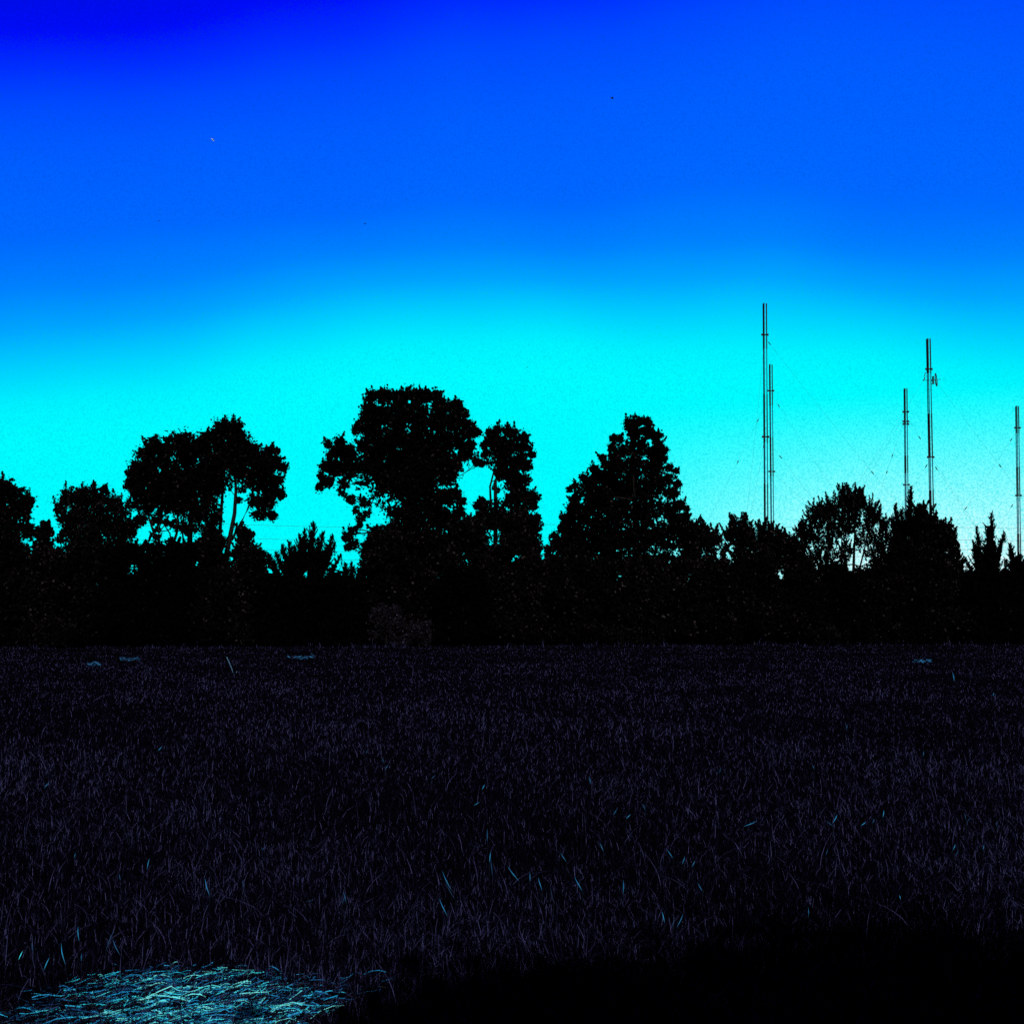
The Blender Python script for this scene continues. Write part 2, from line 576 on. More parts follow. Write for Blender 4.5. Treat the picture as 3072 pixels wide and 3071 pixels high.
tree('cottonwood_tree', 'tall tree with twin crowns and bare leaning stems showing below them', 'tree', 47.5, 560,
     [(458, 1334, 26), (432, 1362, 26), (455, 1376, 30), (410, 1402, 24), (392, 1420, 13), (402, 1440, 22), (384, 1456, 13), (440, 1420, 42), (486, 1352, 30), (520, 1330, 34), (556, 1330, 36), (585, 1345, 24),
      (500, 1400, 40, .7), (548, 1392, 42, .8), (420, 1478, 36), (476, 1474, 42), (532, 1462, 44), (588, 1450, 44), (398, 1512, 22, .8), (440, 1526, 24, .7), (486, 1530, 26, .7), (540, 1530, 28, .8), (590, 1530, 34, .8),
      (670, 1292, 38), (702, 1286, 30), (640, 1322, 36), (614, 1316, 22), (605, 1350, 30), (722, 1330, 36), (744, 1358, 30), (770, 1384, 30), (680, 1366, 54), (636, 1396, 44), (722, 1400, 46), (764, 1350, 20),
      (802, 1356, 20), (826, 1352, 14), (830, 1384, 22), (848, 1404, 14), (800, 1404, 38), (834, 1440, 18), (770, 1440, 40), (810, 1462, 32), (840, 1484, 16), (800, 1506, 28), (780, 1540, 22), (814, 1545, 16), (764, 1505, 22),
      (640, 1460, 40, .8), (680, 1450, 28, .5), (726, 1464, 18, .5), (640, 1520, 28, .7), (600, 1575, 26, .6), (650, 1560, 18, .5), (430, 1556, 14, .5), (400, 1580, 16, .7), (470, 1590, 12, .5), (500, 1566, 12, .5), (540, 1585, 14, .5), (450, 1500, 34), (510, 1500, 40), (560, 1500, 40), (620, 1480, 34), (500, 1440, 36), (548, 1440, 40), (600, 1420, 36), (460, 1430, 30), (640, 1430, 40), (560, 1370, 34), (560, 1575, 22, .7), (420, 1560, 22, .8), (470, 1560, 22, .8), (520, 1575, 20, .7), (570, 1592, 22, .8), (622, 1590, 24, .9), (640, 1560, 26, .8), (600, 1540, 30), (640, 1610, 26), (390, 1590, 16, .8), (470, 1610, 12, .7), (716, 1500, 10, .5)],
     fork=(575, 1520), trunk_r=0.17,
     trunks=[([(672, 1700), (690, 1612), (704, 1540), (708, 1470), (704, 1400)], 0.13), ([(695, 1620), (722, 1570), (744, 1525), (764, 1480)], 0.07), ([(658, 1680), (662, 1560), (670, 1450), (664, 1360)], 0.10),
             ([(480, 1680), (462, 1600), (440, 1530), (420, 1460)], 0.07), ([(505, 1680), (530, 1600), (536, 1500), (522, 1400)], 0.08), ([(556, 1700), (548, 1600), (500, 1500)], 0.06), ([(520, 1690), (510, 1600), (470, 1540)], 0.05)],
     shoots=0.22, shoot_len=20)
tree('cottonwood_tree', 'tallest tree in the middle with a long leafy limb reaching left', 'tree', 47.0, 1250,
     [(1112, 1192, 18), (1130, 1186, 16), (1152, 1190, 26), (1168, 1184, 14), (1196, 1196, 28), (1222, 1180, 22), (1252, 1186, 26), (1282, 1190, 24), (1308, 1188, 20), (1318, 1215, 26), (1352, 1222, 20), (1372, 1214, 18), (1386, 1236, 18),
      (1108, 1222, 24), (1100, 1250, 22), (1080, 1276, 18), (1066, 1292, 13), (1130, 1250, 44), (1190, 1250, 52), (1252, 1250, 54), (1318, 1262, 46), (1370, 1266, 38), (1404, 1276, 20), (1420, 1296, 18), (1434, 1300, 10),
      (1110, 1296, 34), (1180, 1320, 56), (1250, 1330, 60), (1320, 1328, 56), (1384, 1322, 36), (1410, 1336, 18), (1130, 1350, 42), (1088, 1338, 24),
      (1020, 1318, 14), (1018, 1340, 22), (984, 1332, 14), (1002, 1362, 22), (1044, 1362, 34), (976, 1400, 18), (1006, 1404, 32), (964, 1428, 13), (958, 1462, 14), (980, 1446, 22), (1050, 1408, 36), (1096, 1392, 38), (1030, 1450, 22, .8), (1052, 1500, 16), (1030, 1480, 14, .7),
      (1088, 1448, 26, .7), (1094, 1506, 20, .8), (1140, 1420, 36), (1130, 1480, 26, .6), (1180, 1420, 38), (1180, 1480, 24, .6), (1068, 1530, 12, .8), (1085, 1548, 16, .7), (1180, 1540, 24, .8),
      (1400, 1362, 26), (1430, 1386, 16), (1446, 1388, 12), (1360, 1390, 38), (1340, 1430, 34), (1366, 1480, 20), (1384, 1502, 16), (1340, 1492, 34), (1380, 1534, 18), (1280, 1420, 56), (1234, 1480, 46), (1290, 1500, 50), (1250, 1560, 56), (1320, 1560, 44), (1230, 1630, 56), (1310, 1640, 56), (1366, 1590, 30, .8),
      (1130, 1600, 30), (1160, 1640, 44), (1110, 1660, 34), (1180, 1590, 34), (1100, 1540, 14, .6), (1150, 1510, 26, .5), (1230, 1420, 40), (1170, 1395, 38), (1215, 1390, 44), (1270, 1392, 46), (1320, 1392, 44), (1110, 1400, 32), (1150, 1450, 30), (1200, 1450, 40), (1350, 1560, 34), (1260, 1430, 50), (1210, 1540, 34), (1260, 1640, 50), (1075, 1574, 14, .7), (1058, 1592, 16), (1040, 1612, 16), (1060, 1630, 18), (1044, 1642, 12), (1094, 1636, 10, .6)],
     fork=(1235, 1460), trunk_r=0.24, trunks=[([(1235, 1560), (1205, 1490), (1190, 1440), (1170, 1380)], 0.09), ([(1220, 1650), (1140, 1590), (1090, 1600), (1050, 1600)], 0.06)],
     shoots=0.18, shoot_len=20)
tree('cottonwood_tree', 'narrow upright tree standing against the right side of the tallest tree', 'tree', 46.4, 1478,
     [(1470, 1296, 15), (1490, 1290, 16), (1522, 1292, 18), (1540, 1296, 15), (1570, 1312, 18), (1482, 1324, 28), (1530, 1332, 40), (1572, 1345, 26), (1596, 1362, 12), (1456, 1336, 14), (1460, 1362, 18), (1510, 1376, 36), (1560, 1386, 32), (1580, 1400, 18),
      (1536, 1424, 32), (1500, 1420, 24), (1574, 1440, 22), (1550, 1470, 28), (1588, 1482, 20), (1606, 1494, 14), (1570, 1500, 24, .8), (1600, 1520, 14), (1612, 1552, 12), (1560, 1540, 28), (1598, 1562, 12), (1470, 1390, 12, .6),
      (1444, 1500, 12), (1434, 1516, 14), (1458, 1522, 20), (1490, 1470, 14, .6), (1500, 1520, 22, .7), (1540, 1500, 30), (1510, 1560, 34), (1570, 1580, 34), (1470, 1560, 30), (1440, 1545, 14), (1540, 1450, 28), (1510, 1350, 34), (1430, 1575, 26), (1530, 1620, 40), (1590, 1600, 26), (1600, 1640, 30)],
     fork=(1486, 1440), trunk_r=0.13, trunks=[([(1490, 1620), (1474, 1540), (1470, 1460), (1490, 1380)], 0.08)], shoots=0.2, shoot_len=20)
tree('conical_tree', 'broad cone shaped leafy tree with a stepped top in the middle right', 'tree', 47.6, 1910,
     [(1888, 1272, 18), (1915, 1264, 16), (1942, 1266, 14), (1905, 1296, 28), (1944, 1296, 22), (1970, 1312, 18), (1976, 1334, 18), (1840, 1314, 12), (1860, 1316, 12), (1838, 1340, 14), (1844, 1366, 22), (1912, 1340, 34), (1870, 1350, 22), (1960, 1360, 28), (1996, 1352, 10), (1992, 1376, 14),
      (1806, 1374, 10), (1816, 1392, 16), (1850, 1400, 30), (1900, 1400, 42), (1960, 1404, 36), (1782, 1404, 14), (1796, 1426, 24), (1752, 1434, 13), (1766, 1452, 24), (2008, 1404, 12), (2028, 1412, 9), (2004, 1436, 20), (2032, 1452, 14), (1726, 1456, 12), (1708, 1468, 9), (1740, 1478, 20, .8),
      (1830, 1450, 44), (1890, 1460, 52), (1960, 1460, 46), (2016, 1480, 22), (1784, 1496, 40), (1722, 1500, 16), (1716, 1528, 20), (1750, 1540, 36), (1696, 1556, 18), (2040, 1516, 16), (2060, 1526, 10), (2010, 1530, 34), (1940, 1530, 52), (1860, 1530, 56), (1800, 1560, 52),
      (2060, 1550, 14), (2040, 1566, 28), (1690, 1584, 18), (1720, 1600, 40), (1664, 1608, 15), (1680, 1636, 28), (1644, 1648, 13), (1660, 1680, 30), (1780, 1630, 56), (1850, 1620, 60), (1930, 1610, 60), (2000, 1610, 52), (2060, 1604, 36), (1636, 1690, 16), (1690, 1640, 34), (1712, 1560, 22), (1722, 1650, 42), (1668, 1700, 36), (1640, 1720, 30), (1700, 1700, 44), (1650, 1740, 40), (1810, 1500, 34), (1740, 1690, 52), (1820, 1700, 60), (1910, 1700, 60), (1990, 1700, 56)],
     fork=(1905, 1500), trunk_r=0.2, shoots=0.32, shoot_len=20)
tree('broadleaf_tree', 'low spreading tree leaning right from the foot of the broad cone tree', 'tree', 47.0, 2080,
     [(2090, 1590, 26), (2116, 1590, 16), (2140, 1606, 16), (2150, 1622, 14), (2120, 1620, 30), (2080, 1640, 40), (2130, 1650, 22, .7), (2060, 1690, 44), (2110, 1700, 40), (2172, 1650, 10, .6), (2180, 1640, 9, .6), (2170, 1690, 20)],
     shoots=0.7, shoot_len=26, trunk_r=0.1, mat=VINE)
tree('twiggy_tree', 'dark tree with upright shoots directly in front of the paired masts', 'tree', 48.0, 2270,
     [(2205, 1588, 18), (2230, 1580, 20), (2190, 1608, 18), (2250, 1626, 16), (2222, 1620, 30), (2284, 1592, 16), (2306, 1608, 14), (2330, 1626, 16), (2346, 1624, 10), (2280, 1630, 34), (2330, 1645, 28), (2356, 1640, 14), (2230, 1670, 40), (2300, 1690, 40), (2346, 1690, 24, .7)],
     shoots=1.3, shoot_len=36, trunk_r=0.1)
tree('twiggy_tree', 'open crowned tree with finger like shoots and sky showing between its stems', 'tree', 48.5, 2560,
     [(2560, 1500, 26), (2535, 1500, 18), (2580, 1516, 18), (2552, 1530, 34), (2500, 1528, 20), (2476, 1536, 14), (2440, 1546, 18), (2448, 1568, 26, .8), (2420, 1600, 20, .8), (2400, 1604, 10), (2610, 1536, 16), (2620, 1560, 20, .8), (2650, 1580, 16, .8),
      (2500, 1570, 26, .7), (2550, 1576, 32, .9), (2596, 1590, 20, .5), (2480, 1610, 24, .55), (2530, 1620, 22, .45), (2440, 1630, 24, .6), (2640, 1620, 28, .7), (2590, 1640, 20, .4), (2410, 1640, 20, .7), (2660, 1650, 28, .8), (2490, 1650, 22, .5), (2540, 1670, 20, .4), (2450, 1680, 26, .7), (2620, 1680, 26, .7), (2500, 1690, 24, .6)],
     fork=(2562, 1650), trunks=[([(2560, 1760), (2562, 1680), (2564, 1600), (2560, 1500)], 0.07), ([(2552, 1740), (2530, 1660), (2500, 1600), (2470, 1560)], 0.05), ([(2570, 1740), (2590, 1660), (2606, 1590), (2622, 1540)], 0.05), ([(2546, 1740), (2524, 1640), (2528, 1560)], 0.04),
                               ([(2500, 1740), (2490, 1660), (2450, 1590)], 0.04)],
     shoots=1.8, shoot_len=36, trunk_r=0.09, leaf=0.054)
tree('broadleaf_tree', 'rounded tree with stubby shoots right of the pointed evergreen', 'tree', 48.6, 2800,
     [(2760, 1540, 18), (2780, 1548, 18), (2790, 1575, 24), (2812, 1584, 16), (2842, 1594, 16), (2850, 1612, 18), (2810, 1610, 34), (2780, 1620, 30), (2850, 1640, 20), (2862, 1660, 14, .7), (2850, 1684, 24), (2800, 1670, 44), (2740, 1660, 40), (2868, 1700, 18), (2760, 1600, 30)],
     shoots=1.2, shoot_len=30, trunk_r=0.1)

# evergreens
cedar('cedar_tree', 'wide spiky cedar with several tips between the two tallest leafy trees', 46.0,
      [(941, 1568, 40, 1700), (899, 1604, 34, 1720), (970, 1596, 26, 1710), (1000, 1606, 30, 1720), (866, 1626, 30, 1730), (845, 1636, 30, 1740), (826, 1658, 28, 1750), (914, 1590, 22, 1700), (1004, 1630, 34, 1730), (1024, 1664, 22, 1760), (884, 1640, 34, 1740), (960, 1640, 50, 1760), (790, 1654, 20, 1760), (804, 1662, 20, 1760)])
cedar('cedar_tree', 'tall thin tipped cedar directly in front of the shortest mast', 48.0,
      [(2733, 1460, 24, 1600), (2686, 1512, 26, 1660), (2762, 1512, 26, 1640), (2706, 1530, 34, 1680), (2750, 1535, 34, 1690), (2676, 1556, 26, 1690)])
cedar('cedar_tree', 'open branched cedar standing alone left of the rightmost mast', 48.6,
      [(2975, 1540, 52, 1710), (2931, 1580, 18, 1700), (2920, 1622, 22, 1720), (3014, 1596, 22, 1700), (2898, 1676, 18, 1740), (2986, 1650, 44, 1750), (2940, 1660, 36, 1750)], fr=17)
cedar('cedar_tree', 'little cedar tip at the foot of the rightmost mast', 48.2,
      [(3030, 1632, 22, 1720), (3060, 1664, 26, 1730), (3080, 1676, 26, 1740), (3046, 1676, 20, 1740)])
cedar('cedar_tree', 'small dark cedar filling the notch left of the tallest tree', 46.6,
      [(1054, 1688, 24, 1780), (1092, 1682, 22, 1780), (1076, 1706, 24, 1800), (1036, 1690, 20, 1780)])

# bushes down to the field: x, top, half width, clump radius, density, material, depth offset
bushes = [
    (20, 1610, 100, 34, 1, LEAF, 0.2, 'dark bush under the tree at the left edge'),
    (136, 1574, 26, 15, 1, LEAF, 0.3, 'small upright bush in the gap beside the left edge tree'),
    (150, 1655, 80, 32, 1, VINE, -0.6, 'loose bush below the gap beside the small domed tree'),
    (260, 1640, 90, 34, 1, LEAF, 0.2, 'bush directly below the small domed tree'),
    (390, 1628, 100, 34, 1, NEEDLE, -0.4, 'black evergreen bush under the left half of the twin crowned tree'),
    (525, 1626, 90, 34, 1, NEEDLE, 0.0, 'black evergreen bush under the bare stems of the twin crowned tree'),
    (630, 1612, 70, 30, 1, LEAF, 0.4, 'tall bush right under the leaning stems'),
    (734, 1584, 34, 17, .7, LEAF, 0.6, 'airy bush behind the leaning stems'),
    (745, 1640, 66, 30, 1, VINE, 0.1, 'bush left of the wide spiky cedar'),
    (1175, 1600, 90, 34, 1, LEAF, 0.2, 'bush against the trunk of the tallest tree on its left'),
    (1290, 1600, 90, 34, 1, LEAF, 0.6, 'bush against the trunk of the tallest tree on its right'),
    (1410, 1560, 90, 32, 1, VINE, 0.2, 'bush under the round sky gap between two leafy trees'),
    (1545, 1545, 92, 32, 1, VINE, -0.6, 'tall vine covered bush under the narrow upright tree'),
    (1610, 1680, 50, 28, 1, LEAF, 0.2, 'low bush in the notch left of the broad cone tree'),
    (1390, 1700, 90, 34, 1, NEEDLE, -1.2, 'black evergreen bush in front of the vine covered bush'),
    (1760, 1680, 120, 36, 1, LEAF, -0.6, 'bush at the left foot of the broad cone tree'),
    (1960, 1680, 130, 36, 1, VINE, -0.4, 'bush at the right foot of the broad cone tree'),
    (2130, 1690, 90, 32, 1, LEAF, 0.0, 'bush between the broad cone tree and the paired masts'),
    (2260, 1670, 90, 32, 1, LEAF, 0.2, 'bush under the tree before the paired masts'),
    (2384, 1620, 42, 20, 1, LEAF, 0.2, 'pointed bush left of the open crowned tree'),
    (2410, 1690, 80, 32, 1, LEAF, 0.0, 'bush below the pointed bush'),
    (2500, 1690, 80, 32, 1, NEEDLE, 0.0, 'dark bush below the open crowned tree on its left'),
    (2640, 1690, 80, 32, 1, LEAF, 0.0, 'dark bush below the open crowned tree on its right'),
    (2750, 1640, 90, 32, 1, LEAF, 0.2, 'bush below the tall thin tipped cedar'),
    (2840, 1700, 80, 32, 1, VINE, 0.1, 'bush beneath the rounded tree with stubby shoots'),
    (2960, 1712, 90, 32, 1, NEEDLE, 0.0, 'black bush below the lone open branched cedar'),
    (3060, 1706, 70, 30, 1, NEEDLE, 0.0, 'black bush at the right edge of the view'),
]
for (bx_, top, hw, r, dd, mt, off, lab) in bushes:
    D = edge_depth(bx_) + 0.7 + off * 0.8
    bl = auto_blobs(bx_, top, hw, r=r, dd=dd)
    o = tree('bush', lab, 'bush', D, bx_, bl, fork=(bx_, (top + 1925) / 2), trunk_r=0.05, leaf=0.066, dens=0.8, shoots=0.35, shoot_len=22,
             mat=mt, group=BUSH, limbs=False, depth=0.9)
# lighter low shrubs standing forward of the hedgerow
LIGHT = [(1160, 1822, 60, 20, 'taller of the pale shrubs in front of the tallest tree'), (1258, 1868, 48, 16, 'lower pale shrub right of the taller pale shrub'), (1870, 1884, 60, 14, 'low weedy shrub in front of the broad cone tree'),
         (170, 1860, 70, 16, 'low weedy shrub at the field edge on the left'), (2490, 1886, 60, 13, 'low weedy shrub below the open crowned tree')]
FRONT = tone_mat('shrub_leaf', [(0.0, (0.001, 0.001, 0.002)), (0.55, (0.006, 0.005, 0.008)), (0.84, (0.016, 0.013, 0.026)), (1.0, (0.055, 0.048, 0.085))])
for (bx_, top, hw, r, lab) in LIGHT:
    lmat = FRONT if 1100 < bx_ < 1300 else VINE
    D = edge_depth(bx_) - 0.6
    tree('shrub', lab, 'shrub', D, bx_, auto_blobs(bx_, top, hw, bottom=1935, r=r), fork=(bx_, (top + 1935) / 2), trunk_r=0.03, leaf=0.04, dens=0.9, shoots=0.4,
         shoot_len=14, mat=lmat, group='pale shrubs along the field edge', limbs=False, depth=0.5)

# dense far wood beyond the hedgerow that closes the gaps low down
mk = 40000
xx = RNG.uniform(-40, 40, mk)
hz = 3.2 + 0.3 * np.sin(xx * 0.7) + 0.3 * np.sin(xx * 1.9 + 1) + 0.35 * np.sin(xx * 5.3) * np.sin(xx * 2.1 + 2) + 0.15 * np.sin(xx * 13) - 0.035 * np.maximum(xx, 0)
pts = np.stack([xx, RNG.uniform(56, 60, mk), RNG.random(mk) * hz], -1)
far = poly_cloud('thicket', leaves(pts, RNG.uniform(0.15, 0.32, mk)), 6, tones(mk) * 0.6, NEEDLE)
tag(far, 'dense black thicket seen low through the hedgerow', 'thicket', kind='stuff')

# ------------------------------------------------------------------ radio masts
MASTS = 'guyed radio masts behind the trees'


def lattice(mb, xa, Y, z0, z1, side, leg, ph, lean):
    """one painted section: three legs, horizontals and diagonals"""
    def corner(k, z):
        a = ph + 2 * math.pi * k / 3
        R_ = side / math.sqrt(3)
        return np.array((xa + lean * z + R_ * math.cos(a), Y + R_ * math.sin(a), z))
    for k in range(3):
        mb.tube([corner(k, z0), corner(k, z1)], [leg, leg], 6)
    step = 1.5
    m = max(1, int((z1 - z0) / step))
    for i in range(m):
        za, zb = z0 + (z1 - z0) * i / m, z0 + (z1 - z0) * (i + 1) / m
        for k in range(3):
            mb.tube([corner(k, za), corner((k + 1) % 3, (za + zb) / 2)], [0.006, 0.006], 4, caps=False)
            mb.tube([corner((k + 1) % 3, (za + zb) / 2), corner(k, zb)], [0.006, 0.006], 4, caps=False)


def mast(label, x, topy, Y, wpx, bands, arms, guys, botx, dish=None, legpx=1.9):
    top = P(x, topy, Y)
    bot = P(botx, 1560, Y)
    lean = (top[0] - bot[0]) / (top[2] - bot[2])
    base = np.array((top[0] - lean * top[2], Y, 0.0))
    root = empty('radio_mast', base)
    tag(root, label, 'radio mast', MASTS)
    side = px(wpx * 1.12, Y) / 0.866
    leg = px(legpx, Y)
    ph = 0.0
    cuts = [P(x, b, Y)[2] for b in bands] + [0.0]
    for i in range(len(cuts) - 1):
        mb = MB()
        lattice(mb, base[0], Y, cuts[i + 1] + 0.02, cuts[i], side, leg if i % 2 == 0 else leg * 0.75, ph, lean)
        o = mb.build('mast_section', RED if i % 2 == 0 else WHITE, root, base)
        tag(o, 'dark painted lattice section' if i % 2 == 0 else 'paler blue lattice section')
    for ay in arms:
        z = P(x, ay, Y)[2]
        xa = base[0] + lean * z
        hw = px(wpx * 0.5 + 5, Y)
        mb = MB()
        cx = xa + side * 0.07
        mb.tube([(cx - hw, Y, z), (cx + hw, Y, z)], [leg * 1.0] * 2, 6)
        mb.tube([(cx - hw * 0.5, Y - hw * 0.8, z), (cx, Y + hw, z), (cx + hw * 0.5, Y - hw * 0.8, z)], [leg * 0.8] * 3, 6)
        for s in (-1, 1):
            mb.tube([(cx + s * hw, Y, z - leg * 1.6), (cx + s * hw, Y, z + leg * 1.6)], [leg * 1.3] * 2, 6)
        mb.build('guy_arm', STEEL, root, base)
    for (gy, ax, aY, insul) in guys:      # level on the mast, ground anchor (x metres from mast, y metres from mast)
        z = P(x, gy, Y)[2]
        a = np.array((base[0] + lean * z, Y, z))
        g = np.array((base[0] + ax, Y + aY, 0.0))
        mb = MB()
        pts = []
        for i in range(13):
            t = i / 12
            p = a * (1 - t) + g * t
            p[2] -= 0.02 * np.linalg.norm(a - g) * math.sin(math.pi * t)
            pts.append(p)
        mb.tube(pts, [0.009] * 13, 4)
        w = mb.build('guy_wire', WIRE, root, base)
        for t in insul:
            i = min(11, int(t * 12))
            f = t * 12 - i
            p = pts[i] * (1 - f) + pts[i + 1] * f
            d = (pts[i + 1] - pts[i])
            d /= np.linalg.norm(d)
            mi = MB()
            mi.tube([p - d * 0.28, p - d * 0.16, p, p + d * 0.16, p + d * 0.28], [0.03, 0.08, 0.06, 0.08, 0.03], 8)
            io = mi.build('insulator', CERAMIC, w, base)
            io.location = (0, 0, 0)
    if dish:
        dx, dy, r = dish
        c = P(dx, dy, Y - 0.2)
        R_ = px(r, Y)
        # open grid dish seen almost from the side, facing right
        dr = empty('dish_antenna', c)
        dr.parent = root
        dr.location = [float(q) for q in (c - base)]
        face = unit(np.array((0.88, -0.47, 0.05)))
        e1_ = unit(np.cross(face, np.array((0, 0, 1.0))))
        e2_ = np.cross(e1_, face)

        def q(rr, ang):
            return c + (math.cos(ang) * e1_ + math.sin(ang) * e2_) * rr + face * (0.42 * (rr / R_) ** 2 * R_ - 0.2 * R_)
        mb = MB()
        for rr in (0.3, 0.65, 1.0):
            loop = [q(rr * R_, 2 * math.pi * i / 20) for i in range(21)]
            mb.tube(loop, [0.075 if rr == 1.0 else 0.008] * 21, 5, caps=False)
        for i in range(4):
            a_ = 2 * math.pi * i / 4
            mb.tube([q(0.05 * R_, a_), q(0.5 * R_, a_), q(R_, a_)], [0.012] * 3, 4)
        o = mb.build('reflector', STEEL, dr, c)
        mb = MB()
        fp = c + face * 0.75 * R_
        mb.tube([c - face * 0.15 * R_, fp], [0.04, 0.03], 6)
        mb.tube([fp, fp + face * 0.12], [0.07, 0.05], 6)
        mb.build('feed_arm', STEEL, dr, c)
        mb = MB()
        mb.tube([c - face * 0.2 * R_, np.array((top[0] + 0.12, Y, c[2]))], [0.10, 0.10], 6)
        mb.tube([c - face * 0.2 * R_ - np.array((0, 0, 0.5)), np.array((top[0] + 0.12, Y, c[2] - 0.5))], [0.05, 0.05], 6)
        mb.tube([c - face * 0.25 * R_ + np.array((0, 0, 0.55)), c - face * 0.25 * R_ - np.array((0, 0, 0.55))], [0.13, 0.13], 8)
        mb.build('dish_bracket', STEEL, dr, c)
        mb = MB()
        yz = P(x, 1141, Y)[2]
        xb = P(2767, 1141, Y)[0]
        mb.tube([(xb, Y, yz), (top[0], Y, yz)], [0.045, 0.045], 6)
        mb.tube([(P(2776, 1118, Y)[0], Y, P(0, 1118, Y)[2]), (P(2772, 1134, Y)[0], Y, P(0, 1134, Y)[2])], [0.07, 0.03], 6)
        mb.build('side_antenna', STEEL, root, base)
    return root


mast('tallest radio mast at the left of the mast group', 2293.5, 910, 150, 8, [910, 1048, 1182, 1330, 1450], [1004, 1310],
     [(1012, -8, -18, (0.02, 0.045)), (1012, 34, 4, (0.02, 0.45)), (1310, -8, -14, (0.05,)), (1310, 22, 5, (0.1,))], 2297.5)
mast('slightly shorter radio mast close beside the tallest one on its right', 2311.5, 1093, 170, 6.5, [1093, 1218, 1312, 1430, 1560], [1172, 1414],
     [(1180, -20, -12, (0.12, 0.3)), (1180, 26, 6, (0.05,)), (1414, 24, -8, (0.3,))], 2316, legpx=1.65)
mast('shortest looking radio mast behind the thin tipped cedar', 2716, 1165, 165, 6.5, [1165, 1272, 1366, 1420, 1560], [1235, 1264, 1272, 1454],
     [(1245, -16, -16, (0.2, 0.28, 0.5)), (1245, 24, 8, (0.1,)), (1240, -22, -8, (0.4,))], 2720, legpx=1.65)
mast('radio mast with a round dish antenna near its top', 2784.5, 1016, 150, 8, [1016, 1120, 1240, 1372, 1470], [1107, 1371],
     [(1115, -26, -10, (0.03,)), (1115, 30, 6, (0.35, 0.5)), (1378, -18, -8, (0.04,)), (1378, 18, 6, (0.05,))], 2795, dish=(2804, 1140, 19))
mast('radio mast closest to the right edge of the view', 3051, 1218, 165, 6.2, [1218, 1300, 1400, 1490, 1600], [1283, 1486],
     [(1290, -24, -10, (0.05, 0.4)), (1486, -16, -8, (0.08,)), (1290, 20, 6, (0.1,))], 3056, legpx=1.6)

# overhead wires low behind the trees
for i, (yl, yr, lab) in enumerate([(1570, 1576, 'highest of the thin overhead wires behind the trees'), (1613, 1612, 'second highest overhead wire behind the trees'), (1648, 1640, 'third overhead wire from the top behind the trees'), (1672, 1667, 'lowest of the thin overhead wires behind the trees')]):
    mb = MB()
    pts = []
    for k in range(25):
        t = k / 24
        p = P(-300 + t * 3900, yl + (yr - yl) * t + 10 * math.sin(math.pi * ((t * 4) % 1)), 118 + i * 0.5)
        pts.append(p)
    mb.tube(pts, [0.013] * 25, 4)
    o = mb.build('overhead_wire', WIRE)
    tag(o, lab, 'overhead wire', 'overhead wires behind the trees')

# ------------------------------------------------------------------ birds
def bird(x, y, Y, span, ang, mat, label, size=1.0):
    c = P(x, y, Y)
    root = empty('bird', c)
    tag(root, label, 'bird', 'small birds high over the trees')
    ca, sa = math.cos(ang), math.sin(ang)
    bx = np.array((ca, 0.25, sa))
    bx = unit(bx)
    up = unit(np.cross(np.cross(bx, np.array((0, 0, 1.0))), bx))
    sd_ = np.cross(bx, up)
    mb = MB()
    ln = span * 0.45
    mb.tube([c - bx * ln, c - bx * ln * 0.5, c, c + bx * ln * 0.6, c + bx * ln * 0.8, c + bx * ln], [0.01, span * .06, span * .1, span * .075, span * .05, 0.006], 8)
    mb.build('body', mat, root, c)
    for s in (-1, 1):
        mb = MB()
        a, b = c + bx * ln * 0.4, c - bx * ln * 0.3
        m1, m2 = c + sd_ * s * span * 0.28 + up * span * 0.14 + bx * ln * .4, c + sd_ * s * span * 0.28 + up * span * 0.14 - bx * ln * .2
        t = c + sd_ * s * span * 0.52 + up * span * 0.05 - bx * ln * 0.3
        th = up * span * 0.02
        mb.add([a, b, m2, m1, t, a + th, b + th, m2 + th, m1 + th, t + th], [(0, 1, 2, 3), (3, 2, 4), (5, 8, 7, 6), (8, 9, 7), (0, 3, 8, 5), (3, 4, 9, 8), (4, 2, 7, 9), (2, 1, 6, 7)])
        mb.build('wing', mat, root, c)


bird(1836, 295, 60, 0.26, -0.5, FEATHER, 'dark bird highest in the sky right of centre')
bird(1095, 672, 60, 0.18, 0.2, FEATHER, 'dark bird in the blue above the tallest tree')
bird(477, 663, 60, 0.13, 0.2, FEATHER, 'tiny dark bird in the blue above the twin crowned tree')
bird(1582, 1101, 60, 0.11, 0.2, FEATHER, 'tiny dark bird low over the middle trees')
bird(638, 420, 60, 0.26, -0.7, PALEFEATHER, 'pale bird high in the left part of the sky')

